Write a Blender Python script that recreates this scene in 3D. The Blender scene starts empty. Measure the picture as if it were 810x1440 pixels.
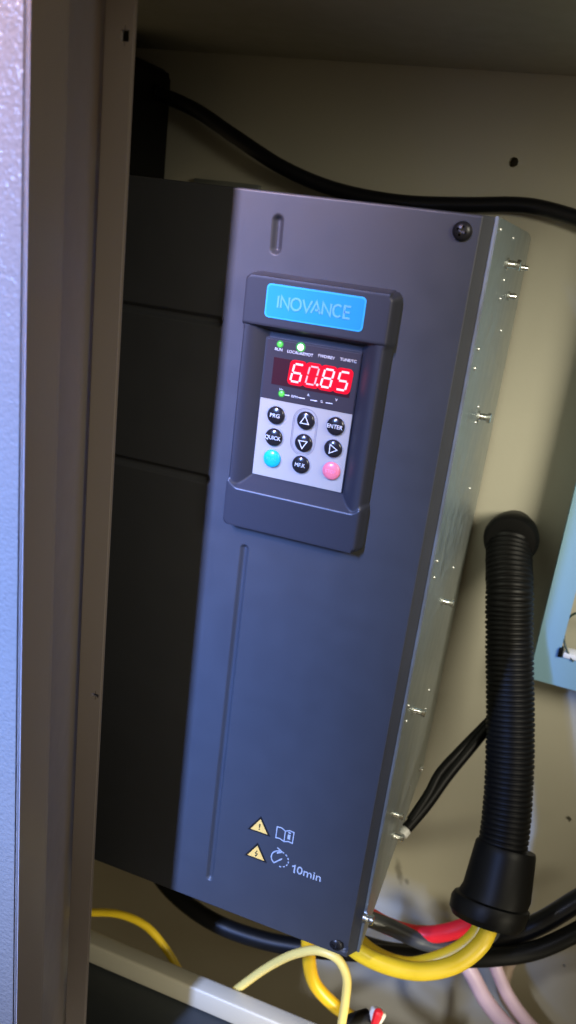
import bpy, bmesh, math, random
from mathutils import Vector, Matrix
random.seed(7)
scene = bpy.context.scene
COL = scene.collection

# ------------------------------------------------------------------ camera
# calibrated from the photograph: world x = right along the drive's front, y = into the cabinet, z = up (metres)
CAM = Vector((0.048197, -0.40959, 0.434952))
ROW = (Vector((0.933685, 0.338331, 0.117325)), Vector((0.216358, -0.271911, -0.937685)), Vector((-0.285346, 0.900887, -0.32708)))
FPX = 1159.97
cam_data = bpy.data.cameras.new('camera')
cam_data.sensor_fit = 'VERTICAL'; cam_data.sensor_height = 24.0
cam_data.lens = FPX / 1440.0 * 24.0
cam_data.clip_start = 0.01; cam_data.clip_end = 50
cam_data.dof.use_dof = True; cam_data.dof.focus_distance = 0.47; cam_data.dof.aperture_fstop = 5.0
cam = bpy.data.objects.new('camera', cam_data); COL.objects.link(cam)
R3 = Matrix((ROW[0], -ROW[1], -ROW[2])).transposed()
cam.matrix_world = Matrix.Translation(CAM) @ R3.to_4x4()
scene.camera = cam

# ------------------------------------------------------------------ world and lamps
world = bpy.data.worlds.new('World'); scene.world = world; world.use_nodes = True
wbg = world.node_tree.nodes['Background']
wbg.inputs[0].default_value = (0.95, 0.74, 0.43, 1); wbg.inputs[1].default_value = 0.14

def area(name, loc, target, sx, sy, watts, col, spread=180):
    d = bpy.data.lights.new(name, 'AREA'); d.shape = 'RECTANGLE'; d.size = sx; d.size_y = sy
    d.energy = watts; d.color = col; d.spread = math.radians(spread)
    o = bpy.data.objects.new(name, d); COL.objects.link(o); o.location = loc
    v = (Vector(target) - Vector(loc)).normalized()
    z = -v; x = Vector((0, 0, 1)).cross(z).normalized(); y = z.cross(x)
    o.rotation_euler = Matrix((x, y, z)).transposed().to_euler()
    return o
# tall narrow bluish window light outside the cabinet, to the front left; pinkish lamp above it
for lz, az, lw in ((0.96, 0.47, 0.66), (0.74, 0.24, 1.5), (0.60, 0.04, 0.66)):
    area('window_light', (-0.375, -0.97, lz), (-0.225, -0.05, az), 0.034, 0.16, lw, (0.21, 0.38, 1.0), 27)
area('warm_lamp', (-0.375, -0.97, 1.06), (-0.26, -0.10, 0.56), 0.034, 0.16, 1.0, (1.0, 0.58, 0.36), 25)
area('low_fill_lamp', (-0.375, -0.97, 0.88), (0.04, 0.225, -0.36), 0.034, 0.10, 0.17, (0.92, 0.92, 1.0), 18)  # extra lamp added to brighten the rail and the lower wall
area('lower_left_fill', (0.50, -0.28, -0.02), (-0.20, 0.20, -0.22), 0.15, 0.15, 0.32, (1.0, 0.92, 0.70), 34)  # added warm fill, lifts the dark rail and wall at lower left
# room light entering from the right front of the cabinet
area('room_light', (0.50, -0.30, 0.615), (0.06, 0.225, 0.30), 0.26, 0.26, 0.92, (1.0, 0.93, 0.74), 56)

scene.view_settings.view_transform = 'Standard'
scene.view_settings.look = 'None'
scene.view_settings.exposure = 0.0
scene.view_settings.gamma = 1.0
scene.cycles.max_bounces = 8
scene.cycles.use_denoising = True

# ------------------------------------------------------------------ pixel helpers (a pixel gives a direction, the plane gives the distance)
def ray(u, v):
    a, b = (u - 405.0) / FPX, (v - 720.0) / FPX
    return ROW[0] * a + ROW[1] * b + ROW[2]
def at_y(u, v, y):
    r = ray(u, v); return CAM + r * ((y - CAM.y) / r.y)
def at_x(u, v, x):
    r = ray(u, v); return CAM + r * ((x - CAM.x) / r.x)
def at_d(u, v, d):
    return CAM + ray(u, v) * d

# ------------------------------------------------------------------ materials
MATS = {}
def mat(name, col, rough=0.5, metal=0.0, spec=0.5, bump=None, var=None, emit=None, coat=0.0, roughvar=0.0):
    m = bpy.data.materials.new(name); m.use_nodes = True
    nt = m.node_tree; N = nt.nodes; L = nt.links; b = N['Principled BSDF']
    b.inputs['Base Color'].default_value = (*col, 1)
    b.inputs['Roughness'].default_value = rough
    b.inputs['Metallic'].default_value = metal
    b.inputs['Specular IOR Level'].default_value = spec
    if coat: b.inputs['Coat Weight'].default_value = coat; b.inputs['Coat Roughness'].default_value = 0.15
    tc = N.new('ShaderNodeTexCoord')
    if var:      # (scale, amount)
        n = N.new('ShaderNodeTexNoise'); n.inputs['Scale'].default_value = var[0]; n.inputs['Detail'].default_value = 5
        L.new(tc.outputs['Object'], n.inputs['Vector'])
        mx = N.new('ShaderNodeMix'); mx.data_type = 'RGBA'
        mx.inputs[6].default_value = (*[c * (1 - var[1]) for c in col], 1)
        mx.inputs[7].default_value = (*[min(1, c * (1 + var[1])) for c in col], 1)
        L.new(n.outputs['Fac'], mx.inputs[0]); L.new(mx.outputs[2], b.inputs['Base Color'])
        m['mix'] = mx.name
    if roughvar:
        n = N.new('ShaderNodeTexNoise'); n.inputs['Scale'].default_value = 60; n.inputs['Detail'].default_value = 6
        L.new(tc.outputs['Object'], n.inputs['Vector'])
        mr = N.new('ShaderNodeMapRange'); mr.inputs[1].default_value = 0.3; mr.inputs[2].default_value = 0.7
        mr.inputs[3].default_value = max(0.02, rough - roughvar); mr.inputs[4].default_value = min(1, rough + roughvar)
        L.new(n.outputs['Fac'], mr.inputs[0]); L.new(mr.outputs[0], b.inputs['Roughness'])
    if bump:     # (scale, strength, distance, kind)
        n = N.new('ShaderNodeTexNoise'); n.inputs['Scale'].default_value = bump[0]; n.inputs['Detail'].default_value = 2
        L.new(tc.outputs['Object'], n.inputs['Vector'])
        bp = N.new('ShaderNodeBump'); bp.inputs['Strength'].default_value = bump[1]; bp.inputs['Distance'].default_value = bump[2]
        L.new(n.outputs['Fac'], bp.inputs['Height']); L.new(bp.outputs['Normal'], b.inputs['Normal'])
    if emit:
        b.inputs['Emission Color'].default_value = (*emit[0], 1); b.inputs['Emission Strength'].default_value = emit[1]
    MATS[name] = m
    return m
mat('wall_paint', (0.44, 0.42, 0.335), 0.5, bump=(420, 0.12, 0.0006), var=(9, 0.07), roughvar=0.08)
mat('frame_paint', (0.42, 0.375, 0.365), 0.36, bump=(500, 0.10, 0.0005), var=(14, 0.07), roughvar=0.06)
mat('hammer_paint', (0.19, 0.175, 0.16), 0.22, bump=(560, 0.50, 0.0014), var=(40, 0.05))
mat('rail_paint', (0.42, 0.40, 0.33), 0.4, bump=(300, 0.1, 0.0005), var=(20, 0.06))
mat('drive_plastic', (0.045, 0.048, 0.056), 0.46, spec=0.5, bump=(2600, 0.35, 0.0002), var=(16, 0.09), roughvar=0.07)
mat('bezel_plastic', (0.028, 0.030, 0.040), 0.42, spec=0.5, bump=(2600, 0.2, 0.0002))
mat('chassis_metal', (0.12, 0.12, 0.12), 0.5, 0.6)
mat('zinc', (0.41, 0.45, 0.45), 0.42, 0.85, bump=(60, 0.05, 0.0006), var=(25, 0.08), roughvar=0.08)
mat('bright_metal', (0.82, 0.83, 0.80), 0.22, 1.0)
mat('rivet_metal', (0.80, 0.82, 0.80), 0.38, 0.9)
mat('black_screw', (0.02, 0.02, 0.022), 0.35, 0.4)
mat('steel_dark', (0.35, 0.35, 0.36), 0.3, 1.0)
mat('black_rubber', (0.0035, 0.0035, 0.0035), 0.45, spec=0.18)
mat('black_cable', (0.006, 0.0065, 0.009), 0.34, spec=0.35, bump=(250, 0.1, 0.0006))
mat('black_plastic', (0.005, 0.005, 0.005), 0.55, spec=0.2)
mat('yellow_cable', (0.74, 0.52, 0.02), 0.40, bump=(120, 0.14, 0.001), var=(60, 0.14), roughvar=0.1)
mat('gold_cable', (0.70, 0.40, 0.01), 0.35, bump=(200, 0.08, 0.0006), var=(40, 0.08))
mat('pale_yellow_cable', (0.82, 0.64, 0.18), 0.42, var=(40, 0.06))
mat('red_cable', (0.80, 0.02, 0.03), 0.35)
mat('grey_cable', (0.045, 0.05, 0.055), 0.35)
mat('pink_cable', (0.72, 0.52, 0.56), 0.38, var=(30, 0.05))
mat('tan_cable', (0.42, 0.32, 0.25), 0.45)
mat('green_wire', (0.01, 0.03, 0.02), 0.4)
mat('blue_paint', (0.21, 0.37, 0.47), 0.45, bump=(300, 0.1, 0.0005), var=(16, 0.05))
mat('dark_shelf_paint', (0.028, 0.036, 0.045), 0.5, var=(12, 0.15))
mat('white_plastic', (0.75, 0.75, 0.72), 0.4)
mat('plate_blue', (0.018, 0.30, 0.80), 0.32, coat=0.4)
mat('plate_edge', (0.05, 0.45, 0.92), 0.3)
mat('lettering_pale', (0.13, 0.42, 0.80), 0.4)
mat('key_panel_white', (0.37, 0.355, 0.32), 0.45)
mat('display_panel', (0.035, 0.030, 0.038), 0.35)
mat('display_window', (0.035, 0.004, 0.008), 0.4, spec=0.3)
mat('button_black', (0.014, 0.014, 0.018), 0.22, coat=0.3)
mat('button_cyan', (0.01, 0.46, 0.68), 0.28, coat=0.3)
mat('button_pink', (0.85, 0.20, 0.25), 0.28, coat=0.3)
mat('print_white', (0.72, 0.74, 0.78), 0.5)
mat('legend_cyan', (0.05, 0.55, 0.75), 0.4)
mat('legend_pink', (0.88, 0.32, 0.42), 0.4)
mat('print_grey', (0.16, 0.16, 0.20), 0.5)
mat('print_blue_white', (0.42, 0.46, 0.52), 0.5)
mat('button_skirt', (0.34, 0.34, 0.36), 0.4)
mat('led_red_halo', (0.15, 0.0, 0.005), 0.7, spec=0.08, emit=((1.0, 0.006, 0.03), 1.05))
mat('led_segment', (0.8, 0.3, 0.3), 0.4, emit=((1.0, 0.36, 0.42), 1.7))
mat('led_segment_dim', (0.8, 0.2, 0.2), 0.4, emit=((1.0, 0.26, 0.31), 1.4))
mat('led_green', (0.05, 0.4, 0.05), 0.3, emit=((0.16, 0.95, 0.10), 0.9))
mat('led_green_ring', (0.02, 0.2, 0.02), 0.4, emit=((0.05, 0.35, 0.05), 0.5))
mat('led_white', (0.6, 0.8, 0.6), 0.3, emit=((0.75, 1.0, 0.70), 1.3))
mat('warning_yellow', (0.95, 0.56, 0.13), 0.45)
mat('print_black', (0.008, 0.008, 0.008), 0.5)

# rust-brown shading in the concave inner fold of the door frame, painted into its colour
def shaded_frame():
    m = MATS['frame_paint'].copy(); m.name = 'frame_paint_shaded'
    nt = m.node_tree; N = nt.nodes; L = nt.links; b = N['Principled BSDF']; mx = N[m['mix']]
    tc = N.new('ShaderNodeTexCoord'); sp = N.new('ShaderNodeSeparateXYZ'); L.new(tc.outputs['Object'], sp.inputs[0])
    ry = N.new('ShaderNodeMapRange'); ry.inputs[1].default_value = -0.070; ry.inputs[2].default_value = -0.054
    L.new(sp.outputs['Y'], ry.inputs[0])
    rz = N.new('ShaderNodeMapRange'); rz.inputs[1].default_value = 0.40; rz.inputs[2].default_value = 0.60
    L.new(sp.outputs['Z'], rz.inputs[0])
    nz = N.new('ShaderNodeTexNoise'); nz.inputs['Scale'].default_value = 45; L.new(tc.outputs['Object'], nz.inputs['Vector'])
    m1 = N.new('ShaderNodeMath'); m1.operation = 'MULTIPLY'; L.new(ry.outputs[0], m1.inputs[0]); L.new(rz.outputs[0], m1.inputs[1])
    m2 = N.new('ShaderNodeMath'); m2.operation = 'MULTIPLY'; L.new(m1.outputs[0], m2.inputs[0]); L.new(nz.outputs['Fac'], m2.inputs[1])
    m3 = N.new('ShaderNodeMath'); m3.operation = 'MULTIPLY'; m3.use_clamp = True; m3.inputs[1].default_value = 1.7; L.new(m2.outputs[0], m3.inputs[0])
    rx = N.new('ShaderNodeMix'); rx.data_type = 'RGBA'; rx.inputs[7].default_value = (0.30, 0.13, 0.05, 1)
    L.new(m3.outputs[0], rx.inputs[0]); L.new(mx.outputs[2], rx.inputs[6]); L.new(rx.outputs[2], b.inputs['Base Color'])
    MATS['frame_paint_shaded'] = m
shaded_frame()
# scuff marks on the back wall
def scuffed_wall():
    m = MATS['wall_paint']; nt = m.node_tree; N = nt.nodes; L = nt.links; b = N['Principled BSDF']; mx = N[m['mix']]
    tc = N.new('ShaderNodeTexCoord')
    prev = mx.outputs[2]
    for (u, v, rx, rz, ang) in ((561, 1226, 0.0040, 0.015, -0.35), (572, 1240, 0.0025, 0.004, -0.4)):
        p = at_y(u, v, 0.225)
        mp = N.new('ShaderNodeMapping'); mp.vector_type = 'TEXTURE'
        mp.inputs['Location'].default_value = (p.x, 0.225, p.z); mp.inputs['Rotation'].default_value = (0, ang, 0); mp.inputs['Scale'].default_value = (rx, 0.05, rz)
        L.new(tc.outputs['Object'], mp.inputs['Vector'])
        ln = N.new('ShaderNodeVectorMath'); ln.operation = 'LENGTH'; L.new(mp.outputs[0], ln.inputs[0])
        nz = N.new('ShaderNodeTexNoise'); nz.inputs['Scale'].default_value = 160; L.new(tc.outputs['Object'], nz.inputs['Vector'])
        ad = N.new('ShaderNodeMath'); ad.operation = 'ADD'; L.new(ln.outputs['Value'], ad.inputs[0]); L.new(nz.outputs['Fac'], ad.inputs[1])
        mr = N.new('ShaderNodeMapRange'); mr.inputs[1].default_value = 0.9; mr.inputs[2].default_value = 1.6; mr.inputs[3].default_value = 0.55; mr.inputs[4].default_value = 0
        L.new(ad.outputs[0], mr.inputs[0])
        rxm = N.new('ShaderNodeMix'); rxm.data_type = 'RGBA'; rxm.inputs[7].default_value = (0.06, 0.055, 0.045, 1)
        L.new(mr.outputs[0], rxm.inputs[0]); L.new(prev, rxm.inputs[6]); prev = rxm.outputs[2]
    L.new(prev, b.inputs['Base Color'])
scuffed_wall()

# ------------------------------------------------------------------ mesh helpers
def link(name, me, m, parent=None, smooth=True, angle=35):
    o = bpy.data.objects.new(name, me); COL.objects.link(o)
    if m: me.materials.append(MATS[m] if isinstance(m, str) else m)
    if smooth:
        for p in me.polygons: p.use_smooth = True
        try: me.set_sharp_from_angle(angle=math.radians(angle))
        except Exception: pass
    if parent: o.parent = parent
    return o
def from_bm(name, bm, m, parent=None, smooth=True, angle=35):
    bmesh.ops.recalc_face_normals(bm, faces=bm.faces[:])
    me = bpy.data.meshes.new(name); bm.to_mesh(me); bm.free()
    return link(name, me, m, parent, smooth, angle)
def from_data(name, vs, fs, m, parent=None, smooth=True, angle=35):
    me = bpy.data.meshes.new(name); me.from_pydata([tuple(v) for v in vs], [], fs); me.update()
    return link(name, me, m, parent, smooth, angle)
def thing(name, label, cat, loc, group=None):
    o = bpy.data.objects.new(name, None); COL.objects.link(o); o.empty_display_size = 0.02
    o['label'] = label; o['category'] = cat
    if group: o['group'] = group
    T_LOC[o.name] = Vector(loc)
    return o
T_LOC = {}
def tag(o, label, cat, group=None):
    o['label'] = label; o['category'] = cat
    if group: o['group'] = group
    return o
def structure(o): o['kind'] = 'structure'; return o

def box_bm(x0, x1, y0, y1, z0, z1, bev=0.0, seg=2):
    bm = bmesh.new(); bmesh.ops.create_cube(bm, size=1)
    for v in bm.verts:
        v.co = Vector(((x0 + x1) / 2 + v.co.x * (x1 - x0), (y0 + y1) / 2 + v.co.y * (y1 - y0), (z0 + z1) / 2 + v.co.z * (z1 - z0)))
    if bev: bmesh.ops.bevel(bm, geom=bm.edges[:], offset=bev, segments=seg, affect='EDGES', profile=0.5)
    return bm
def box(name, x0, x1, y0, y1, z0, z1, m, parent=None, bev=0.0, seg=2):
    return from_bm(name, box_bm(x0, x1, y0, y1, z0, z1, bev, seg), m, parent)

def smooth_path(pts, n=14):
    P = [Vector(p) for p in pts]; P = [P[0] * 2 - P[1]] + P + [P[-1] * 2 - P[-2]]
    out = []
    for i in range(1, len(P) - 2):
        p0, p1, p2, p3 = P[i - 1:i + 3]
        # centripetal Catmull-Rom
        def tj(ti, a, b): return ti + max(1e-6, (b - a).length) ** 0.5
        t0 = 0; t1 = tj(t0, p0, p1); t2 = tj(t1, p1, p2); t3 = tj(t2, p2, p3)
        for k in range(n):
            t = t1 + (t2 - t1) * k / n
            A1 = p0 * ((t1 - t) / (t1 - t0)) + p1 * ((t - t0) / (t1 - t0))
            A2 = p1 * ((t2 - t) / (t2 - t1)) + p2 * ((t - t1) / (t2 - t1))
            A3 = p2 * ((t3 - t) / (t3 - t2)) + p3 * ((t - t2) / (t3 - t2))
            B1 = A1 * ((t2 - t) / (t2 - t0)) + A2 * ((t - t0) / (t2 - t0))
            B2 = A2 * ((t3 - t) / (t3 - t1)) + A3 * ((t - t1) / (t3 - t1))
            out.append(B1 * ((t2 - t) / (t2 - t1)) + B2 * ((t - t1) / (t2 - t1)))
    out.append(P[-2]); return out
def sweep(path, radii, seg=16, cap=True):
    vs, fs = [], []
    n = len(path); prev = None
    for i, p in enumerate(path):
        t = (path[min(i + 1, n - 1)] - path[max(i - 1, 0)]).normalized()
        if prev is None:
            up = Vector((0, 0, 1)) if abs(t.z) < 0.9 else Vector((1, 0, 0))
            u = t.cross(up).normalized()
        else:
            u = (prev - t * prev.dot(t)).normalized()
        prev = u; w = t.cross(u)
        r = radii[i] if isinstance(radii, (list, tuple)) else radii
        for k in range(seg):
            a = 2 * math.pi * k / seg
            vs.append(p + u * (math.cos(a) * r) + w * (math.sin(a) * r))
    for i in range(n - 1):
        for k in range(seg):
            a, b = i * seg + k, i * seg + (k + 1) % seg
            fs.append((a, b, b + seg, a + seg))
    if cap:
        fs.append(tuple(range(seg))[::-1]); fs.append(tuple(range((n - 1) * seg, n * seg)))
    return vs, fs
def tube(name, pts, r, m, parent=None, seg=16, n=14):
    vs, fs = sweep(smooth_path(pts, n), r, seg)
    return from_data(name, vs, fs, m, parent, angle=60)
def lathe(prof, origin, axis, seg=20):
    """prof: list of (distance along axis, radius)."""
    ax = Vector(axis).normalized(); up = Vector((0, 0, 1)) if abs(ax.z) < 0.9 else Vector((1, 0, 0))
    u = ax.cross(up).normalized(); w = ax.cross(u); o = Vector(origin)
    vs, fs = [], []
    for d, r in prof:
        for k in range(seg):
            a = 2 * math.pi * k / seg
            vs.append(o + ax * d + (u * math.cos(a) + w * math.sin(a)) * r)
    for i in range(len(prof) - 1):
        for k in range(seg):
            a, b = i * seg + k, i * seg + (k + 1) % seg
            fs.append((a, b, b + seg, a + seg))
    fs.append(tuple(range(seg))[::-1]); fs.append(tuple(range((len(prof) - 1) * seg, len(prof) * seg)))
    return vs, fs
def prism(name, outline, y_front, thick, m, parent=None, hole=None):
    """outline in (x, z); front face at y_front, goes back by thick."""
    bm = bmesh.new()
    f = [bm.verts.new((x, y_front, z)) for x, z in outline]
    b = [bm.verts.new((x, y_front + thick, z)) for x, z in outline]
    n = len(f)
    if hole:
        hf = [bm.verts.new((x, y_front, z)) for x, z in hole]; hb = [bm.verts.new((x, y_front + thick, z)) for x, z in hole]
        for lst, h in ((f, hf), (b, hb)):
            e = [bm.edges.new((lst[i], lst[(i + 1) % n])) for i in range(n)] + [bm.edges.new((h[i], h[(i + 1) % len(h)])) for i in range(len(h))]
            bmesh.ops.triangle_fill(bm, use_beauty=True, use_dissolve=False, edges=e)
        for i in range(len(hf)):
            j = (i + 1) % len(hf); bm.faces.new((hf[i], hf[j], hb[j], hb[i]))
    else:
        bm.faces.new(f); bm.faces.new(b[::-1])
    for i in range(n):
        j = (i + 1) % n; bm.faces.new((f[i], f[j], b[j], b[i]))
    return from_bm(name, bm, m, parent, angle=30)
def rrect(x0, x1, z0, z1, r, n=6):
    pts = []
    for cx, cz, a0 in ((x1 - r, z1 - r, 0), (x0 + r, z1 - r, 90), (x0 + r, z0 + r, 180), (x1 - r, z0 + r, 270)):
        for k in range(n + 1):
            a = math.radians(a0 + 90 * k / n); pts.append((cx + r * math.cos(a), cz + r * math.sin(a)))
    return pts
def strokes(name, lines, w, y_front, thick, m, parent):
    """each polyline in (x, z) becomes a thin flat ribbon; one mesh."""
    bm = bmesh.new()
    for ln in lines:
        closed = ln[0] == ln[-1] and len(ln) > 2
        pts = [Vector((a, b)) for a, b in (ln[:-1] if closed else ln)]
        n = len(pts); L, Rr = [], []
        for i, p in enumerate(pts):
            if closed: a, c = pts[i - 1], pts[(i + 1) % n]
            else: a, c = pts[max(i - 1, 0)], pts[min(i + 1, n - 1)]
            d1 = (p - a).normalized() if (p - a).length > 1e-9 else (c - p).normalized()
            d2 = (c - p).normalized() if (c - p).length > 1e-9 else d1
            n1, n2 = Vector((-d1.y, d1.x)), Vector((-d2.y, d2.x))
            nn = n1 + n2
            nn = n1 if nn.length < 1e-4 else nn.normalized()
            s = min(2.2, 1 / max(0.3, nn.dot(n1)))
            L.append(p + nn * w / 2 * s); Rr.append(p - nn * w / 2 * s)
        def mk(q, y): return bm.verts.new((q.x, y, q.y))
        lf = [mk(q, y_front) for q in L]; rf = [mk(q, y_front) for q in Rr]
        lb = [mk(q, y_front + thick) for q in L]; rb = [mk(q, y_front + thick) for q in Rr]
        for i in range(n if closed else n - 1):
            j = (i + 1) % n
            for quad in ((lf[i], rf[i], rf[j], lf[j]), (lb[i], lb[j], rb[j], rb[i]), (lf[i], lf[j], lb[j], lb[i]), (rf[i], rb[i], rb[j], rf[j])):
                bm.faces.new(quad)
        if not closed:
            bm.faces.new((lf[0], lb[0], rb[0], rf[0])); bm.faces.new((lf[-1], rf[-1], rb[-1], lb[-1]))
    return from_bm(name, bm, m, parent, smooth=False)
def text(name, s, size, cx, cz, y_front, thick, m, parent, bold=0.0, aspect=1.0, shear=0.0):
    c = bpy.data.curves.new('txt', 'FONT'); c.body = s; c.size = size; c.align_x = 'CENTER'; c.align_y = 'CENTER'
    c.extrude = thick / 2; c.offset = bold; c.shear = shear; c.resolution_u = 3
    o = bpy.data.objects.new('txt', c); COL.objects.link(o)
    dg = bpy.context.evaluated_depsgraph_get(); dg.update()
    me = bpy.data.meshes.new_from_object(o.evaluated_get(dg))
    bpy.data.objects.remove(o); bpy.data.curves.remove(c)
    for v in me.vertices:
        x, y, z = v.co; v.co = (cx + x * aspect, y_front + thick / 2 - z, cz + y)
    me.materials.clear(); me.name = name
    return link(name, me, m, parent, smooth=False)
def settle(root):
    """move the Empty to its base without moving its parts."""
    p = T_LOC[root.name]
    for ch in root.children: ch.location = ch.location - p
    root.location = p

def boolean_cut(o, cutters):
    bpy.context.view_layer.update()
    for c in cutters:
        md = o.modifiers.new('cut', 'BOOLEAN'); md.operation = 'DIFFERENCE'; md.object = c; md.solver = 'EXACT'
    dg = bpy.context.evaluated_depsgraph_get(); dg.update()
    me = bpy.data.meshes.new_from_object(o.evaluated_get(dg))
    o.modifiers.clear(); old = o.data; o.data = me; bpy.data.meshes.remove(old)
    for c in cutters: bpy.data.objects.remove(c)
    for p in me.polygons: p.use_smooth = True
    me.set_sharp_from_angle(angle=math.radians(30))
def cyl_cutter(p, axis, r, d0, d1, seg=20):
    vs, fs = lathe([(d0, r), (d1, r)], p, axis, seg)
    return from_data('cutter', vs, fs, None, smooth=False)

def sstep(a, b, x):
    t = max(0.0, min(1.0, (x - a) / (b - a))); return t * t * (3 - 2 * t)

# ------------------------------------------------------------------ the setting: back wall and ceiling of the cabinet
WALL = 0.225
wall = structure(box('back_wall', -0.62, 0.62, WALL, WALL + 0.02, -0.75, 0.56, 'wall_paint'))
cut = []
for u, v, r in ((722, 228, 0.0033), (799, 1152, 0.0026), (793, 1358, 0.0015)):
    cut.append(cyl_cutter(at_y(u, v, WALL), (0, 1, 0), r, -0.01, 0.016))
boolean_cut(wall, cut)
ceiling = structure(box('ceiling', -0.62, 0.62, -0.11, WALL - 0.001, 0.549, 0.56, 'wall_paint', bev=0.001))

# ------------------------------------------------------------------ cabinet door frame on the left
P1, P2, P3, P4 = (-0.1610, -0.1278), (-0.1577, -0.1074), (-0.1760, -0.0541), (-0.1604, -0.0541)
ZB, ZT = -0.62, 0.85
frame = thing('door_frame', 'grey painted folded steel door frame standing at the edge of the cabinet opening', 'door frame', (-0.165, -0.09, ZB))
def folded(name, prof, t, m, parent):
    """sheet of thickness t folded along prof (x, y), running the whole height."""
    pts = [Vector(p) for p in prof]; n = len(pts); off = []
    for i, p in enumerate(pts):
        d1 = (p - pts[i - 1]).normalized() if i else (pts[1] - p).normalized()
        d2 = (pts[i + 1] - p).normalized() if i < n - 1 else d1
        n1, n2 = Vector((-d1.y, d1.x)), Vector((-d2.y, d2.x)); nn = (n1 + n2).normalized()
        off.append(p + nn * t / max(0.35, nn.dot(n1)))
    ring = pts + off[::-1]; bm = bmesh.new()
    lo = [bm.verts.new((p.x, p.y, ZB)) for p in ring]; hi = [bm.verts.new((p.x, p.y, ZT)) for p in ring]
    bm.faces.new(lo); bm.faces.new(hi[::-1])
    for i in range(len(ring)):
        j = (i + 1) % len(ring); bm.faces.new((lo[i], lo[j], hi[j], hi[i]))
    ver = [e for e in bm.edges if abs(e.verts[0].co.z - e.verts[1].co.z) > 0.1]
    bmesh.ops.bevel(bm, geom=ver, offset=min(0.0012, t * 0.45), segments=2, affect='EDGES')
    return from_bm(name, bm, m, parent, angle=11)
folded('outer_face', [(-0.42, P1[1]), (P1[0] - 0.0004, P1[1])], 0.0025, 'hammer_paint', frame)
folded('jamb', [(P1[0], P1[1] + 0.0006), P2, (P3[0] - 0.006, P3[1] + 0.012)], 0.002, 'frame_paint_shaded', frame)
fl = folded('flange', [(P3[0], P3[1]), P4], 0.002, 'frame_paint', frame)
hc = []
for u, v, hz in ((175.5, 50, 0.0042), (134, 978, 0.0030)):
    p = at_y(u, v, P4[1])
    bmc = box_bm(p.x - 0.0021, p.x + 0.0021, P4[1] - 0.01, P4[1] + 0.01, p.z - hz, p.z + hz)
    ve = [e for e in bmc.edges if abs(e.verts[0].co.y - e.verts[1].co.y) > 0.01]
    bmesh.ops.bevel(bmc, geom=ve, offset=0.0019, segments=4, affect='EDGES')
    hc.append(from_bm('cutter', bmc, None, smooth=False))
boolean_cut(fl, hc)
settle(frame)

# ------------------------------------------------------------------ cross rail and lower shelf
rail = thing('cross_rail', 'cream painted flat cross rail below the grey drive', 'rail', (-0.05, 0.043, -0.139))
box('rail_bar', -0.60, 0.45, 0.0335, 0.0475, -0.139, -0.1195, 'rail_paint', rail, bev=0.0022, seg=3)
settle(rail)
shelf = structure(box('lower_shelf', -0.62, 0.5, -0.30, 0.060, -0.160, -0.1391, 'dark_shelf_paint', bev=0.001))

# ------------------------------------------------------------------ the drive
XL, ZH = -0.245, 0.4495
drive = thing('inverter_drive', 'dark grey wall mounted motor drive with keypad and red digital display', 'motor drive', (-0.12, 0.11, 0.0))
SLOTS = [  # capsule grooves: (x0, z0, x1, z1, half width, depth)
    (-0.1042, 0.0225, -0.1047, 0.2585, 0.0030, 0.0021),
    (-0.1054, 0.4228, -0.1058, 0.4360, 0.0034, 0.0028),
    (-0.30, 0.3822, -0.1335, 0.3822, 0.0034, 0.0024),
    (-0.30, 0.2943, -0.1325, 0.2943, 0.0034, 0.0024)]
PIT = (-0.0122, 0.0083, -0.0086, 0.0069, 0.0034, 0.0022)
def seg_d(x, z, s):
    ax, az, bx, bz = s[:4]; dx, dz = bx - ax, bz - az
    t = max(0, min(1, ((x - ax) * dx + (z - az) * dz) / (dx * dx + dz * dz)))
    return math.hypot(x - ax - t * dx, z - az - t * dz)
def cover_y(x, z):
    y = 0.0
    for s in SLOTS:
        d = seg_d(x, z, s)
        if d < s[4]: y += s[5] * (1 - sstep(0.12, 1.0, d / s[4]))
    d = seg_d(x, z, PIT)
    if d < PIT[4]: y += PIT[5] * (1 - sstep(0.7, 1.0, d / PIT[4]))
    if x > -0.0062: y += 0.0075 * ((x + 0.0062) / 0.0052) if x > -0.0056 else 0.0075 * 0.5 * (x + 0.0062) ** 2 / (0.0006 * 0.0052)
    e = min(z, ZH - z, x - XL)
    if e < 0.0012: y += 0.0012 - math.sqrt(max(0, 0.0012 ** 2 - (0.0012 - e) ** 2))
    return y
def refine(lo, hi, base, zones):
    s = set(); v = lo
    while v < hi: s.add(round(v, 6)); v += base
    s.add(round(hi, 6))
    for c, h, st in zones:
        v = c - h
        while v <= c + h + 1e-9:
            if lo <= v <= hi: s.add(round(v, 6))
            v += st
    out = []
    for v in sorted(s):
        if not out or v - out[-1] > 0.00012: out.append(v)
    return out
xs = refine(XL, -0.001, 0.012, [(-0.105, 0.0044, 0.00035), (-0.132, 0.0032, 0.0004), (-0.0105, 0.0060, 0.0005), (-0.0035, 0.003, 0.0003), (XL, 0.0014, 0.0003)])
zs = refine(0.0, ZH, 0.012, [(0.0205, 0.0030, 0.0004), (0.2605, 0.0030, 0.0004), (0.4294, 0.011, 0.0005), (0.3822, 0.0038, 0.0004), (0.2943, 0.0038, 0.0004), (0.0078, 0.0055, 0.0005), (0.0, 0.0014, 0.0003), (ZH, 0.0014, 0.0003)])
vs, fs = [], []
nx, nz = len(xs), len(zs)
for z in zs:
    for x in xs: vs.append((x, cover_y(x, z), z))
for j in range(nz - 1):
    for i in range(nx - 1):
        a = j * nx + i; fs.append((a, a + 1, a + nx + 1, a + nx))
ring = [i for i in range(nx)] + [j * nx + nx - 1 for j in range(1, nz)] + [(nz - 1) * nx + i for i in range(nx - 2, -1, -1)] + [j * nx for j in range(nz - 2, 0, -1)]
base = len(vs)
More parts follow.
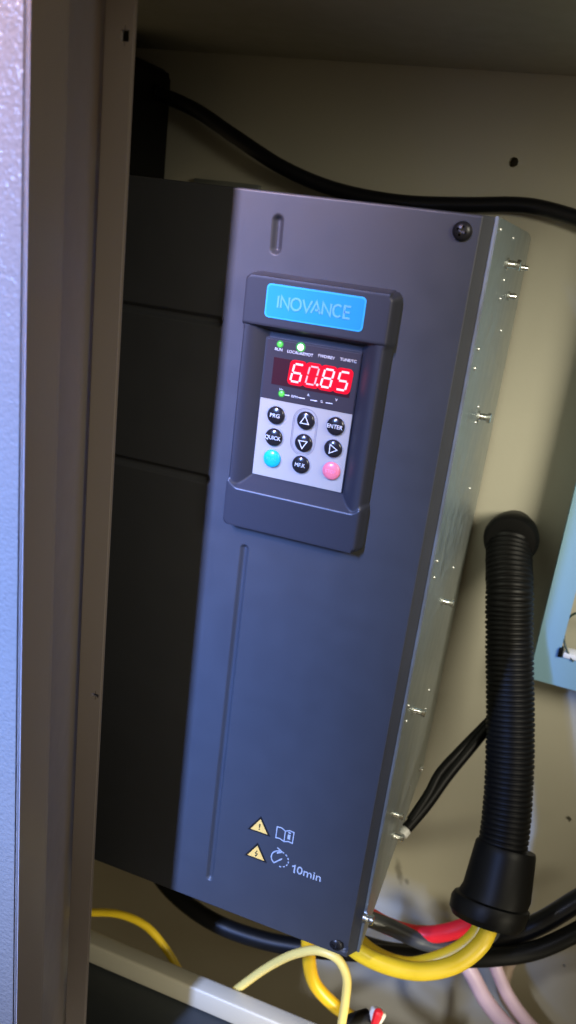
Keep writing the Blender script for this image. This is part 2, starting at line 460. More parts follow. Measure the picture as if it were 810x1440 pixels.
for r in ring: vs.append((vs[r][0], 0.045, vs[r][2]))
for k in range(len(ring)):
    j = (k + 1) % len(ring); fs.append((ring[j], ring[k], base + k, base + j))
cover = from_data('front_cover', vs, fs, 'drive_plastic', drive, angle=50)
cover.data.set_sharp_from_angle(angle=math.radians(60))
box('chassis', XL + 0.002, -0.0022, 0.044, WALL, 0.003, ZH - 0.003, 'chassis_metal', drive)
# bare metal side
side = prism('side_plate', [(0, 0)] * 3, 0, 0.001, 'zinc', drive) if False else None
bm = bmesh.new()
outl = [(0.0072, 0.0), (WALL - 0.004, 0.0), (WALL - 0.004, 0.4465), (0.19, 0.4485), (0.0072, 0.4500)]
a = [bm.verts.new((0.0008, y, z)) for y, z in outl]; b = [bm.verts.new((-0.0012, y, z)) for y, z in outl]
bm.faces.new(a); bm.faces.new(b[::-1])
for i in range(5): bm.faces.new((a[i], a[(i + 1) % 5], b[(i + 1) % 5], b[i]))
bmesh.ops.bevel(bm, geom=bm.edges[:], offset=0.0005, segments=2, affect='EDGES')
side = from_bm('side_plate', bm, 'zinc', drive)
# rear mounting flange showing above the cover
pa, pb = at_y(272, 252, WALL - 0.006), at_y(330, 265, WALL - 0.006)
box('mounting_flange', pa.x, pb.x + 0.02, WALL - 0.006, WALL - 0.0005, 0.44, pa.z + 0.001, 'zinc', drive, bev=0.0008)

SX = 0.0008
def stud(u, v, length, r=0.0026, washer=True, head=True):
    p = at_x(u, v, SX)
    prof = [(-0.001, r * 1.5), (0.0012, r * 1.5), (0.0013, r)] if washer else [(-0.001, r)]
    n = max(3, int(length / 0.0009))
    for k in range(n):
        d = 0.0013 + (length - 0.0013) * k / n
        prof += [(d, r), (d + 0.00045, r * 0.88)]
    if head: prof += [(length, r), (length, r * 1.35), (length + 0.0018, r * 1.35), (length + 0.0022, r * 1.1)]
    else: prof += [(length, r * 0.8)]
    vs, fs = lathe(prof, p, (1, 0, 0), 14)
    return from_data('stud', vs, fs, 'bright_metal', drive, angle=40)
for u, v, l, r, w, h in ((712, 371, 0.0058, 0.0023, True, True), (731, 376, 0.0055, 0.0018, True, False), (714, 416, 0.0052, 0.0020, True, False),
                         (672, 585, 0.0058, 0.0023, True, True), (621, 845, 0.0058, 0.0020, True, True), (580, 998, 0.0060, 0.0020, True, True),
                         (552, 1144, 0.0050, 0.0018, True, True), (552, 1174, 0.0060, 0.0020, True, True), (513, 1290, 0.0036, 0.0024, True, True), (590, 1080, 0.0036, 0.0020, True, False)):
    stud(u, v, l, r, w, h)
rv = None
for u, v in ((703, 323), (721, 335), (708, 394), (703, 420), (704, 465), (672, 491), (667, 518), (672, 572), (668, 594), (660, 687),
             (614, 789), (610, 812), (637, 798), (603, 970), (574, 992), (571, 1014), (598, 997), (576, 1105)):
    p = at_x(u, v, SX)
    if rv is None:
        vs_, fs_ = lathe([(-0.0004, 0.0011), (0.0003, 0.0011), (0.0008, 0.0008), (0.0011, 0.0003)], (0, 0, 0), (1, 0, 0), 10)
        rv = from_data('rivet', vs_, fs_, 'rivet_metal', drive); o = rv
    else:
        o = rv.copy(); COL.objects.link(o); o.parent = drive
    o.location = p

# cover screws with cross recess
def cover_screw(u, v, y0):
    p = at_y(u, v, y0)
    R = 0.0046
    prof = [(-0.0006, R * 1.02), (0.0004, R)] + [(0.0004 + 0.0026 * math.sin(t), R * math.cos(t)) for t in [math.radians(a) for a in (15, 30, 45, 60, 72, 82)]]
    vs, fs = lathe(prof, (p.x, y0, p.z), (0, -1, 0), 28)
    s = from_data('cover_screw', vs, fs, 'black_screw', drive)
    cs = []
    for ang in (20, 110):
        b_ = box_bm(-0.0024, 0.0024, -0.0016, 0.003, -0.00055, 0.00055)
        c = from_bm('cutter', b_, None, smooth=False)
        c.rotation_euler = (0, math.radians(ang), 0); c.location = (p.x, y0 - 0.003, p.z); cs.append(c)
    bpy.context.view_layer.update()
    boolean_cut(s, cs)
    vs, fs = lathe([(-0.0001, 0.0017), (0.0001, 0.0016)], (p.x, y0 - 0.0011, p.z), (0, -1, 0), 12)
    from_data('cross_recess', vs, fs, 'steel_dark', s)
    return s
cover_screw(650, 325, 0.0)
cover_screw(473, 1327, 0.0016)

# ---- keypad surround (bezel)
HB = 0.010
bl = at_y(343, 390, -HB).x; br = at_y(567, 420, 0).x
bt = at_y(455, 399.5, -HB).z + 0.001; bb = at_y(410, 758, -HB * 0.6).z
PY = -0.0030     # keypad panel front plane
sx0, sx1 = at_y(377, 476, PY).x, at_y(508, 498, PY).x
sz1 = at_y(442, 487, PY).z; sz0 = at_y(419, 679, PY).z; szm = at_y(432, 571, PY).z
z_top_lip = at_y(448, 470, -HB).z        # lower edge of the top block
z_led = at_y(415, 706, -HB).z            # front edge of the bottom ledge
def bez_h(x, z):
    cx, cz = (bl + br) / 2, (bt + bb) / 2
    # slim waist between the two blocks
    waist = 0.0009 * sstep(z_led + 0.002, z_led + 0.006, z) * (1 - sstep(z_top_lip - 0.003, z_top_lip, z))
    hw, hh, r = (br - bl) / 2 - waist, (bt - bb) / 2, 0.0045
    qx, qz = abs(x - cx) - hw + r, abs(z - cz) - hh + r
    d = -(math.hypot(max(qx, 0), max(qz, 0)) + min(max(qx, qz), 0) - r)
    if d < 0: return -0.0008
    draft = 0.0036 if x > cx + hw - 0.004 else 0.0016
    t = min(1, d / draft); edge = math.sqrt(max(0, 1 - (1 - t) ** 2)) if draft < 0.003 else sstep(0, 1, t) * 0.35 + 0.65 * math.sqrt(max(0, 1 - (1 - t) ** 2))
    H0 = 0.0012
    # columns (convex), ledge (ramp), top block
    tl = max(0, min(1, (sx0 - x) / (sx0 - bl))); tr = max(0, min(1, (x - sx1) / (br - 0.003 - sx1)))
    col = max(tl, tr)
    hcol = H0 + (HB * 0.90 - H0) * math.sin(math.pi / 2 * min(1, col * 1.25)) if col > 0 else H0
    xx = abs(x - cx) / hw
    zf = z_led + 0.0045 * sstep(0.80, 1.0, xx)
    tz = (z - zf) / (sz0 - z_led)
    hled = HB if tz <= 0 else HB - (HB - H0) * min(1, tz)
    htop = H0 + (HB - H0) * sstep(z_top_lip - 0.0035, z_top_lip + 0.0002, z)
    h = max(hcol, hled, htop)
    return -0.0008 + (h + 0.0008) * edge
nxb, nzb = 128, 208
vs, fs = [], []
for j in range(nzb + 1):
    for i in range(nxb + 1):
        x = bl - 0.0006 + (br - bl + 0.0012) * i / nxb; z = bb - 0.0006 + (bt - bb + 0.0012) * j / nzb
        vs.append((x, -bez_h(x, z), z))
keep = {}
for j in range(nzb):
    for i in range(nxb):
        a = j * (nxb + 1) + i; q = (a, a + 1, a + nxb + 2, a + nxb + 1)
        if any(vs[k][1] < 0.0004 for k in q): fs.append(q)
bezel = from_data('keypad_bezel', vs, fs, 'bezel_plastic', drive, angle=42)

# name plate
py_ = -HB - 0.0006
nx0, nx1 = at_y(376, 400, py_).x, at_y(516, 418, py_).x
nz1, nz0 = at_y(446, 408, py_).z, at_y(441, 456.5, py_).z
prism('name_plate_edge', rrect(nx0, nx1, nz0, nz1, 0.0022), py_ + 0.0002, 0.0009, 'plate_edge', bezel)
prism('name_plate', rrect(nx0 + 0.0008, nx1 - 0.0008, nz0 + 0.0008, nz1 - 0.0008, 0.0016), py_, 0.0009, 'plate_blue', bezel)
def arc(cx, cz, rx, rz, a0, a1, n=14):
    return [(cx + rx * math.cos(math.radians(a0 + (a1 - a0) * k / n)), cz + rz * math.sin(math.radians(a0 + (a1 - a0) * k / n))) for k in range(n + 1)]
def brand():
    W, Hh = (nx1 - nx0) * 0.76, (nz1 - nz0) * 0.34
    x = (nx0 + nx1) / 2 - W / 2; z = (nz0 + nz1) / 2 - Hh / 2
    gl = {'I': (0.25, [[(0.5, 0), (0.5, 1)]]),
          'N': (1.0, [[(0.05, 0), (0.05, 1), (0.95, 0), (0.95, 1)]]),
          'O': (1.15, [arc(0.5, 0.5, 0.48, 0.5, 0, 360, 28)]),
          'V': (1.0, [[(0.0, 1), (0.5, 0), (1.0, 1)]]),
          'A': (1.0, [[(0.0, 0), (0.5, 1), (1.0, 0)], [(0.42, 0.28), (0.84, 0.28)]]),
          'C': (1.0, [arc(0.55, 0.5, 0.5, 0.5, 48, 312, 22)]),
          'E': (0.8, [[(0.95, 1), (0.1, 1), (0.1, 0), (0.95, 0)], [(0.1, 0.5), (0.85, 0.5)]])}
    word = 'INOVANCE'; tot = sum(gl[c][0] for c in word) + 0.17 * 7
    k = W / tot; lines = []
    for c in word:
        w, ls = gl[c]
        for ln in ls:
            q = [(x + p * w * k, z + r * Hh) for p, r in ln]
            if c == 'O': q[-1] = q[0]
            lines.append(q)
        x += (w + (0.17 if c != 'V' else 0.02)) * k
    strokes('brand_lettering', lines, Hh * 0.17, py_ - 0.00025, 0.0003, 'lettering_pale', bezel)
brand()

# ---- keypad
kp = prism('keypad', rrect(sx0 - 0.0012, sx1 + 0.0004, sz0 - 0.0004, sz1 + 0.001, 0.0008, 3), PY + 0.0003, 0.004, 'bezel_plastic', drive)
prism('key_panel', [(sx0 - 0.0006, sz0 - 0.0002), (sx1, sz0 - 0.0002), (sx1, szm), (sx0 - 0.0006, szm)], PY - 0.0001, 0.0012, 'key_panel_white', kp)
prism('display_panel', [(sx0, szm + 0.0001), (sx1, szm + 0.0001), (sx1, sz1), (sx0, sz1)], PY - 0.0001, 0.0012, 'display_panel', kp)
F = PY - 0.0001
def K(u, v, dy=0.0): return at_y(u, v, F - dy)
# display window and glowing digits
q = [K(386, 503), K(497, 520), K(491, 558), K(381, 541)]
wx0, wx1 = (q[0].x + q[3].x) / 2, (q[1].x + q[2].x) / 2; wz1, wz0 = (q[0].z + q[1].z) / 2, (q[2].z + q[3].z) / 2
prism('display_window', [(wx0, wz0), (wx1, wz0), (wx1, wz1), (wx0, wz1)], F - 0.0002, 0.0006, 'display_window', kp)
DIG = [('6', 418.0, 524.6), ('0', 439.5, 528.2), ('8', 460.8, 532.0), ('5', 482.5, 535.8)]
SEGS = {'6': 'afedcg', '0': 'abcdef', '8': 'abcdefg', '5': 'afgcd'}
dw, dh, sl = 0.0050, 0.0092, 0.16
for ch, u, v in DIG:
    p = K(u, v)
    cellw, cellh = 0.0046, 0.0065
    out = [(x_ + sl * 0.35 * (z_ - p.z), z_) for x_, z_ in rrect(p.x - cellw, p.x + cellw, p.z - cellh, p.z + cellh, 0.0024)]
    prism('digit_glow', out, F - 0.0003 - 0.00002 * DIG.index((ch, u, v)), 0.0006, 'led_red_halo', kp)
    def sgm(ax, az, bx, bz):
        g = 0.10
        ax, bx, az, bz = ax + (bx - ax) * g, bx - (bx - ax) * g, az + (bz - az) * g, bz - (bz - az) * g
        return [(p.x + (c - 0.5) * dw + sl * (e - 0.5) * dh, p.z + (e - 0.5) * dh) for c, e in ((ax, az), (bx, bz))]
    S = {'a': (0, 1, 1, 1), 'b': (1, .5, 1, 1), 'c': (1, 0, 1, .5), 'd': (0, 0, 1, 0), 'e': (0, 0, 0, .5), 'f': (0, .5, 0, 1), 'g': (0, .5, 1, .5)}
    strokes('digit', [sgm(*S[k]) for k in SEGS[ch]], 0.00100 if ch != '0' else 0.0008, F - 0.00055, 0.0003, 'led_segment' if ch != '0' else 'led_segment_dim', kp)
p = K(446.5, 541)
prism('decimal_point', rrect(p.x - 0.0006, p.x + 0.0006, p.z - 0.0006, p.z + 0.0006, 0.0005, 3), F - 0.00055, 0.0003, 'led_segment', kp)
# indicator lamps
def led(u, v, m, r, ring=True):
    p = K(u, v)
    if ring:
        vs, fs = lathe([(-0.0002, r * 1.55), (0.0002, r * 1.5)], (p.x, F, p.z), (0, -1, 0), 16)
        from_data('indicator_ring', vs, fs, 'led_green_ring', kp)
    vs, fs = lathe([(-0.0002, r), (0.0004, r), (0.0007, r * 0.6)], (p.x, F, p.z), (0, -1, 0), 16)
    from_data('indicator_lamp', vs, fs, m, kp)
led(394, 484, 'led_green', 0.00125); led(423, 488.3, 'led_white', 0.0017); led(396, 553.5, 'led_green', 0.00125)
for s, u, v, sz in (('RUN', 392, 491.5, 0.0021), ('LOCAL/REMOT', 422, 497, 0.0021), ('FWD/REV', 459, 502, 0.0021), ('TUNE/TC', 490, 507, 0.0021),
                    ('Hz', 395.5, 548, 0.0018), ('RPM', 414, 558, 0.0019), ('A', 433.5, 555.5, 0.0019), ('%', 452.5, 565, 0.0019), ('V', 473, 562.5, 0.0019)):
    p = K(u, v); text('panel_print', s, sz, p.x, p.z, F - 0.00012, 0.0002, 'print_white', kp)
ul = []
for u0, v0, u1, v1 in ((399.5, 555, 407, 556.3), (419.5, 559, 428.5, 560.6), (436.5, 562.4, 446, 564), (458, 566.2, 467.5, 567.8)):
    a_, b_ = K(u0, v0), K(u1, v1); ul.append([(a_.x, a_.z), (b_.x, b_.z)])
strokes('unit_line', ul, 0.0004, F - 0.00012, 0.0002, 'print_white', kp)
# buttons
def button(u, v, m, legend=None, tri=None, lm='print_white'):
    p = K(u, v, 0.0018); R = 0.0049
    vs, fs = lathe([(-0.0002, R * 1.16), (0.0003, R * 1.13)], (p.x, F, p.z), (0, -1, 0), 28)
    from_data('button_skirt', vs, fs, 'button_skirt', kp)
    prof = [(0.0002, R), (0.0008, R)] + [(0.0008 + 0.0017 * math.sin(t), R * math.cos(t)) for t in [math.radians(a) for a in (12, 25, 38, 52, 66, 80, 88)]]
    vs, fs = lathe(prof, (p.x, F, p.z), (0, -1, 0), 28)
    from_data('button', vs, fs, m, kp, angle=50)
    yl = F - 0.00262
    if legend:
        text('button_legend', legend[0], legend[1], p.x, p.z, yl, 0.0003, lm, kp, aspect=legend[2])
    if tri is not None:
        r = 0.0027
        pts = [(p.x + r * math.cos(math.radians(tri + a)), p.z + r * math.sin(math.radians(tri + a))) for a in (0, 120, 240, 0)]
        strokes('button_symbol', [pts], 0.00042, yl, 0.0004, 'print_white', kp)
button(387, 584.5, 'button_black', ('PRG', 0.0031, 1.0)); button(471, 600, 'button_black', ('ENTER', 0.0030, 0.95))
button(384, 615.5, 'button_black', ('QUICK', 0.0030, 0.95)); button(422, 654, 'button_black', ('MF.K', 0.0029, 0.95))
button(429, 592, 'button_black', tri=90); button(426, 623.5, 'button_black', tri=-90); button(467.5, 631.5, 'button_black', tri=0)
button(381.5, 645.5, 'button_cyan', ('RUN', 0.0028, 1.0), lm='legend_cyan'); button(465, 663, 'button_pink', ('STOP', 0.0026, 0.95), lm='legend_pink')
p = K(427.5, 608, 0)
for k, (rr, wd) in enumerate(((0.0068, 0.00030), (0.0061, 0.00022))):
    pu, pd = K(429, 592), K(426, 623.5)
    cap = arc(p.x, pu.z - 0.0002, rr, rr, 0, 180, 14) + arc(p.x, pd.z + 0.0002, rr, rr, 180, 360, 14); cap.append(cap[0])
    strokes('arrow_outline', [cap], wd, F - 0.0001, 0.0002, 'print_grey', kp)

# ---- printed warnings on the cover
def decal(u, v): return at_y(u, v, -0.0002)
for u, v, kind in ((365, 1163.5, 'mark'), (360.5, 1200.5, 'bolt')):
    p = decal(u, v); R = 0.0086; r2 = 0.0064
    tri = [(p.x + R * 1.04 * math.cos(math.radians(a)), p.z + R * math.sin(math.radians(a))) for a in (90, 210, 330)]
    t2 = [(p.x + r2 * 1.04 * math.cos(math.radians(a)), p.z + r2 * math.sin(math.radians(a))) for a in (90, 210, 330)]
    s = prism('warning_sticker', tri, -0.0002, 0.0006, 'print_black', drive)
    prism('yellow_field', t2, -0.0003, 0.0004, 'warning_yellow', s)
    if kind == 'mark':
        prism('warning_symbol', [(p.x - 0.00055, p.z + 0.0026), (p.x + 0.00055, p.z + 0.0026), (p.x + 0.00025, p.z - 0.0004), (p.x - 0.00025, p.z - 0.0004)], -0.0004, 0.0003, 'print_black', s)
        prism('warning_symbol', arc(p.x, p.z - 0.0014, 0.00045, 0.00045, 0, 330, 9), -0.0004, 0.0003, 'print_black', s)
    else:
        strokes('warning_symbol', [[(p.x + 0.0004, p.z + 0.0026), (p.x - 0.0007, p.z + 0.0004), (p.x + 0.0008, p.z + 0.0002), (p.x - 0.0003, p.z - 0.0020)]], 0.0006, -0.0004, 0.0003, 'print_black', s)
        prism('warning_symbol', [(p.x - 0.0009, p.z - 0.0010), (p.x + 0.0003, p.z - 0.0013), (p.x - 0.0004, p.z - 0.0024)], -0.00042, 0.0003, 'print_black', s)
p = decal(400.5, 1174.5); w, h = 0.0056, 0.0042
bk = [[(p.x - w, p.z + h), (p.x - w * .5, p.z + h * 1.08), (p.x, p.z + h * .72), (p.x + w * .5, p.z + h * 1.08), (p.x + w, p.z + h), (p.x + w, p.z - h), (p.x + w * .5, p.z - h * .92), (p.x, p.z - h * 1.2), (p.x - w * .5, p.z - h * .92), (p.x - w, p.z - h), (p.x - w, p.z + h)],
      [(p.x, p.z + h * .7), (p.x, p.z - h * 1.15)], [(p.x + w * .5, p.z - h * .5), (p.x + w * .5, p.z + h * .3)], [(p.x + w * .5, p.z + h * .55), (p.x + w * .5, p.z + h * .75)]]
strokes('manual_symbol', bk[:2], 0.0006, -0.0002, 0.0004, 'print_blue_white', drive)
strokes('manual_symbol', bk[2:], 0.0017, -0.0002, 0.0004, 'print_blue_white', drive)
p = decal(393.5, 1208); r = 0.0058
ck = [arc(p.x, p.z, r, r, 95, 232, 14), [(p.x - r * .62, p.z - r * .78), (p.x + r * .25, p.z + r * .12)], [(p.x - r * .45, p.z + r * 1.35), (p.x + r * .15, p.z + r * 1.0), (p.x - r * .42, p.z + r * .62)]]
ck += [arc(p.x, p.z, r, r, a, a + 13, 3) for a in range(68, -110, -26)]
strokes('timer_symbol', ck, 0.0007, -0.0002, 0.0004, 'print_blue_white', drive)
p = decal(434.5, 1229.8)
mp_ = text('ten_minute_print', '0min', 0.0084, p.x, p.z, -0.0002, 0.0004, 'print_blue_white', drive, bold=0.00004)
x0_ = min(v.co.x for v in mp_.data.vertices); zb = p.z - 0.0029
strokes('ten_minute_print', [[(x0_ - 0.0032, zb + 0.0044), (x0_ - 0.0016, zb + 0.0056), (x0_ - 0.0016, zb)]], 0.00095, -0.0002, 0.0004, 'print_blue_white', drive)
settle(drive)

# ------------------------------------------------------------------ black box and cable above the drive
pr = at_y(238, 170, WALL)
bm = bmesh.new()
bx1 = pr.x; bz0, bz1 = 0.4505, at_y(232, 100, WALL).z
outl = [(bx1, bz0), (bx1, bz1 - 0.004), (bx1 - 0.004, bz1), (bx1 - 0.05, bz1 + 0.014), (bx1 - 0.12, bz1 + 0.014), (bx1 - 0.12, bz0)]
f_ = [bm.verts.new((x, 0.150, z)) for x, z in outl]; b_ = [bm.verts.new((x, WALL, z)) for x, z in outl]
bm.faces.new(f_); bm.faces.new(b_[::-1])
for i in range(len(outl)): bm.faces.new((f_[i], f_[(i + 1) % len(outl)], b_[(i + 1) % len(outl)], b_[i]))
bmesh.ops.bevel(bm, geom=bm.edges[:], offset=0.0022, segments=3, affect='EDGES')
bbox = thing('black_box', 'black plastic box on the wall above the drive, black cable leaving its side', 'box', (bx1 - 0.06, 0.2, bz0))
from_bm('box_body', bm, 'black_plastic', bbox)
g = at_y(240, 132, 0.20)
vs, fs = lathe([(-0.003, 0.006), (0.004, 0.006), (0.005, 0.0045), (0.009, 0.0042)], (bx1 - 0.001, 0.20, g.z), (1, 0, 0), 18)
from_data('cable_gland', vs, fs, 'black_rubber', bbox)
settle(bbox)
top_pts = [(bx1 + 0.002, 0.20, g.z)] + [at_y(u, v, y) for u, v, y in ((275, 155, 0.200), (330, 192, 0.201), (400, 237, 0.202), (470, 266, 0.206), (560, 284, 0.208), (650, 288, 0.212), (740, 289, 0.215), (800, 303, 0.216), (870, 330, 0.216))]
tag(tube('power_cable', top_pts, 0.0053, 'black_cable'), 'black cable sagging along the wall just above the drive', 'cable')

# ------------------------------------------------------------------ blue bracket box on the right
BY = 0.192
lx = at_y(752, 940, BY).x; lx2 = at_y(810, 660, BY).x; bzz = at_y(778, 963, BY).z
lx = (lx + lx2) / 2
blue = thing('blue_panel_box', 'pale blue painted metal box with a square cut-out beside the corrugated hose', 'metal box', (lx + 0.1, 0.2, bzz))
ix = at_y(788, 918, BY).x; iz = at_y(795, 923, BY).z
prism('front_panel', [(lx, bzz), (lx + 0.24, bzz), (lx + 0.24, 0.47), (lx, 0.47)], BY, 0.002, 'blue_paint', blue,
      hole=[(ix, iz), (lx + 0.20, iz), (lx + 0.20, iz + 0.075), (ix, iz + 0.075)])
box('side_wall', lx + 0.0003, lx + 0.0022, BY + 0.0021, WALL + 0.0005, bzz + 0.0003, 0.4697, 'blue_paint', blue)
box('bottom_wall', lx + 0.0023, lx + 0.2397, BY + 0.0021, WALL + 0.0005, bzz + 0.0003, bzz + 0.0022, 'blue_paint', blue)
settle(blue)
p = at_y(792, 924, BY)
clip = box('wire_clip', p.x - 0.0005, p.x + 0.014, BY - 0.0015, BY + 0.010, iz - 0.0008, iz + 0.0032, 'white_plastic', bev=0.0006)
tag(clip, 'small white plastic clip on the lower edge of the blue box cut-out', 'clip')
p2 = at_y(788, 917, BY)
cl2 = from_bm('edge_grommet', box_bm(p2.x - 0.0016, p2.x + 0.0018, BY - 0.0022, BY + 0.004, iz - 0.0012, iz + 0.0064, 0.0008), 'black_rubber')
tag(cl2, 'tiny black rubber grommet in the corner of the blue box cut-out', 'grommet')
w = [at_y(u, v, y) for u, v, y in ((806, 930, BY - 0.001), (798, 917, BY), (793, 897, BY + 0.004), (796, 875, BY + 0.008), (806, 864, BY + 0.010), (822, 862, BY + 0.012), (850, 880, BY + 0.012))]
tag(tube('thin_wire', w, 0.0009, 'green_wire', seg=8), 'thin dark green wire looping inside the blue box cut-out', 'wire')

# ------------------------------------------------------------------ corrugated hose
hose = thing('corrugated_hose', 'black corrugated conduit hose with flared lower end hanging beside the drive', 'hose', at_d(695, 1310, 0.575))
RO = 0.0172
ctr = [at_d(u, v, d) for u, v, d in ((716.5, 830, 0.604), (716, 870, 0.603), (716.5, 930, 0.600), (717.5, 1010, 0.596), (716, 1090, 0.591), (711, 1160, 0.586), (703, 1215, 0.582))]
head = ctr[0]
hb = at_y(717.5, 762, WALL - 0.034)
bend = [Vector((hb.x, WALL - 0.008, hb.z)), Vector((hb.x, WALL - 0.020, hb.z - 0.001)), Vector((hb.x + 0.001, WALL - 0.032, hb.z - 0.010))]
path = smooth_path(bend + ctr, 40)
# resample evenly
seglen = [0]
for i in range(1, len(path)): seglen.append(seglen[-1] + (path[i] - path[i - 1]).length)
pitch = 0.0036; steps = int(seglen[-1] / (pitch / 6)); rp, rr = [], []
j = 0
JIT = [random.uniform(-0.00022, 0.00018) for _ in range(200)]
for k in range(steps + 1):
    s = seglen[-1] * k / steps
    while j < len(seglen) - 2 and seglen[j + 1] < s: j += 1
    t = (s - seglen[j]) / max(1e-9, seglen[j + 1] - seglen[j])
    rp.append(path[j].lerp(path[j + 1], t)); ph = (s / pitch) % 1; rb = int(s / pitch)
    rr.append(RO + JIT[rb] - 0.0013 * sstep(0.50, 0.66, ph) * (1 - sstep(0.84, 1.0, ph)))
vs, fs = sweep(rp, rr, 36)
from_data('corrugated_tube', vs, fs, 'black_rubber', hose, angle=80)
# round wall bush the hose bends out of
bf = at_y(717.5, 762, WALL - 0.034); bc = Vector((bf.x, 0, bf.z))
prof = [(0.0, 0.0150), (0.010, 0.0165), (0.018, 0.0195), (0.026, 0.0205), (0.031, 0.0198), (0.0335, 0.0180), (0.0345, 0.012)]
vs, fs = lathe([(-d, r) for d, r in prof], (bc.x, WALL - 0.0005, bc.z), (0, 1, 0), 40)
from_data('wall_bush', vs, fs, 'black_rubber', hose)
# coupling and flared mouth at the lower end
d0 = at_d(711, 1193, 0.585); d1 = at_d(691, 1296, 0.576); ax = (d1 - d0); Lc = ax.length
prof = [(-0.0015, 0.0168), (-0.0015, 0.0205), (0.0, 0.0212), (0.004, 0.0216), (Lc * 0.60, 0.0236), (Lc * 0.70, 0.0240), (Lc * 0.72, 0.0262), (Lc * 0.78, 0.0268), (Lc * 0.92, 0.0262), (Lc * 1.0, 0.0235), (Lc * 1.0, 0.0205), (Lc * 0.6, 0.0195)]
vs, fs = lathe(prof, d0, ax, 40)
vs = [v - ROW[0] * (0.0042 * sstep(0.55, 0.85, (v - d0).dot(ax) / Lc ** 2)) for v in vs]
from_data('flared_coupling', vs, fs, 'black_rubber', hose, angle=30)
settle(hose)

# ------------------------------------------------------------------ cables at the bottom
def cab(name, pts, r, m, label, cat='cable', group=None, seg=16):
    o = tube(name, [at_d(*p) for p in pts], r, m, seg=seg); return tag(o, label, cat, group)
cab('power_cable', [(205, 1205, .68), (245, 1256, .660), (300, 1296, .645), (370, 1322, .635), (440, 1334, .628), (520, 1340, .626), (600, 1346, .628), (690, 1346, .622), (750, 1337, .620), (810, 1311, .616), (870, 1274, .614)], 0.0068, 'black_rubber',
    'thick black cable looping under the drive and passing below the hose')
cab('power_cable', [(470, 1318, .640), (560, 1342, .640), (640, 1336, .640), (700, 1322, .635), (760, 1298, .632), (810, 1268, .630), (870, 1233, .628)], 0.0080, 'black_cable',
    'thick black cable running behind the flared hose mouth')
cab('motor_cable', [(500, 1285, .600), (545, 1302, .605), (600, 1326, .608), (650, 1330, .606), (690, 1312, .590), (692, 1290, .582)], 0.0058, 'grey_cable', 'dark grey cable beside the red one entering the hose mouth')
cab('motor_cable', [(505, 1278, .612), (545, 1302, .615), (590, 1314, .612), (632, 1310, .602), (668, 1296, .594), (686, 1280, .586)], 0.0062, 'red_cable', 'bright red cable entering the flared hose mouth')
cab('motor_cable', [(470, 1305, .575), (500, 1335, .567), (540, 1356, .566), (590, 1366, .566), (640, 1356, .567), (676, 1328, .570), (690, 1300, .576)], 0.0060, 'yellow_cable', 'yellow cable in front, curving from the drive into the hose mouth')
cab('motor_cable', [(475, 1290, .60), (520, 1338, .588), (570, 1358, .584), (615, 1350, .580), (652, 1332, .578), (672, 1312, .578), (680, 1292, .58)], 0.0060, 'yellow_cable', 'yellow cable tucked behind the front yellow one at the hose mouth')
cab('motor_cable', [(433, 1310, .60), (434, 1345, .605), (442, 1382, .610), (466, 1410, .612), (500, 1436, .612), (540, 1475, .612)], 0.0050, 'gold_cable', 'thick golden yellow cable dropping down behind the thin pale yellow wire')
cab('earth_wire', [(290, 1425, .660), (332, 1392, .640), (380, 1358, .605), (420, 1340, .578), (450, 1337, .565), (474, 1348, .560), (487, 1372, .562), (486, 1405, .568), (480, 1445, .574), (478, 1490, .58)], 0.0031, 'pale_yellow_cable', 'thin pale yellow wire arching from the rail in front of the drive corner')
cab('earth_wire', [(60, 1290, .69), (127, 1283, .685), (170, 1286, .680), (205, 1302, .676), (230, 1330, .672), (250, 1362, .670), (268, 1410, .67)], 0.0032, 'yellow_cable', 'thin yellow wire arching from the door frame down behind the rail')
cab('earth_cable', [(640, 1335, .70), (662, 1368, .700), (684, 1408, .700), (716, 1446, .700), (760, 1480, .70)], 0.0068, 'pink_cable', 'pale pink cable hanging below the yellow cables', group='pale pink cables')
cab('earth_cable', [(688, 1330, .70), (700, 1368, .700), (716, 1402, .700), (744, 1440, .700), (780, 1475, .70)], 0.0056, 'pink_cable', 'slimmer pale pink cable hanging below the lower black cable', group='pale pink cables')
cab('earth_cable', [(728, 1330, .725), (712, 1362, .725), (708, 1390, .722), (726, 1422, .715), (760, 1455, .71)], 0.0062, 'tan_cable', 'brown cable hanging behind the pale pink cables')
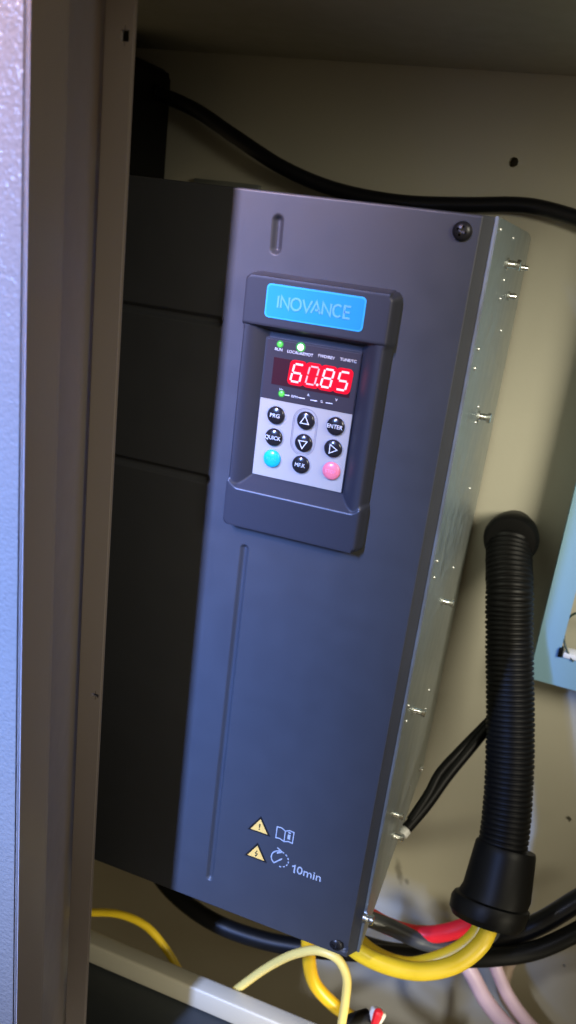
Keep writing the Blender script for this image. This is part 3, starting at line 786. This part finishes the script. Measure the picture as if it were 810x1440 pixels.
# pair of black wires from the side terminal up behind the hose
tp = at_x(570, 1167, 0.0105)
cab('signal_wire', [(572, 1165, .585), (600, 1132, .592), (628, 1093, .600), (655, 1060, .606), (690, 1018, .612), (720, 985, .62)], 0.0040, 'black_rubber', 'black wire fixed to the side terminal, lower of a pair', seg=12)
cab('signal_wire', [(578, 1154, .587), (603, 1116, .594), (618, 1088, .600), (645, 1058, .608), (690, 1012, .616), (720, 980, .624)], 0.0036, 'black_rubber', 'black wire bowed above the lower one of the pair', seg=12)
e0, e1 = at_d(566, 1174, .583), at_d(577, 1160, .586)
lug = thing('cable_lug', 'grey metal lug with pale sleeve on the side terminal', 'cable lug', e0)
vs, fs = lathe([(-0.001, 0.0022), (0.0, 0.0036), (0.0045, 0.0036), (0.005, 0.0030), (0.009, 0.0030)], e0, e1 - e0, 16)
from_data('sleeve', vs, fs, 'white_plastic', lug)
t0 = Vector((0.0005, e0.y - 0.002, e0.z)); t1 = e0
vs, fs = sweep([t0, t0.lerp(t1, 0.5), t1], [0.0022, 0.0022, 0.0022], 10)
from_data('terminal_stud', vs, fs, 'bright_metal', lug)
settle(lug)
# black plug with red and white tip at the bottom edge
c0 = at_d(500, 1438, .600); c1 = at_d(530, 1428, .604); axd = (c1 - c0)
plug = thing('cable_plug', 'black plug with red and white tip at the end of the golden cable', 'plug', c0)
vs, fs = lathe([(-0.012, 0.0060), (0.0, 0.0068), (0.010, 0.0068), (0.0112, 0.0058)], c0, axd, 20)
from_data('plug_body', vs, fs, 'black_plastic', plug)
tc_ = at_d(530, 1428, .600)
vs, fs = lathe([(-0.004, 0.0050), (0.0, 0.0058), (0.003, 0.0060), (0.0042, 0.0050), (0.0046, 0.0035)], tc_, (0.15, 0.5, 0.75), 20)
from_data('white_ring', vs, fs, 'white_plastic', plug)
tr_ = at_d(530, 1431, .593)
vs, fs = lathe([(-0.006, 0.0028), (0.002, 0.0034), (0.0052, 0.0032), (0.0064, 0.0020)], tr_, (0.1, 0.1, 0.95), 16)
from_data('red_tip', vs, fs, 'red_cable', plug)
settle(plug)
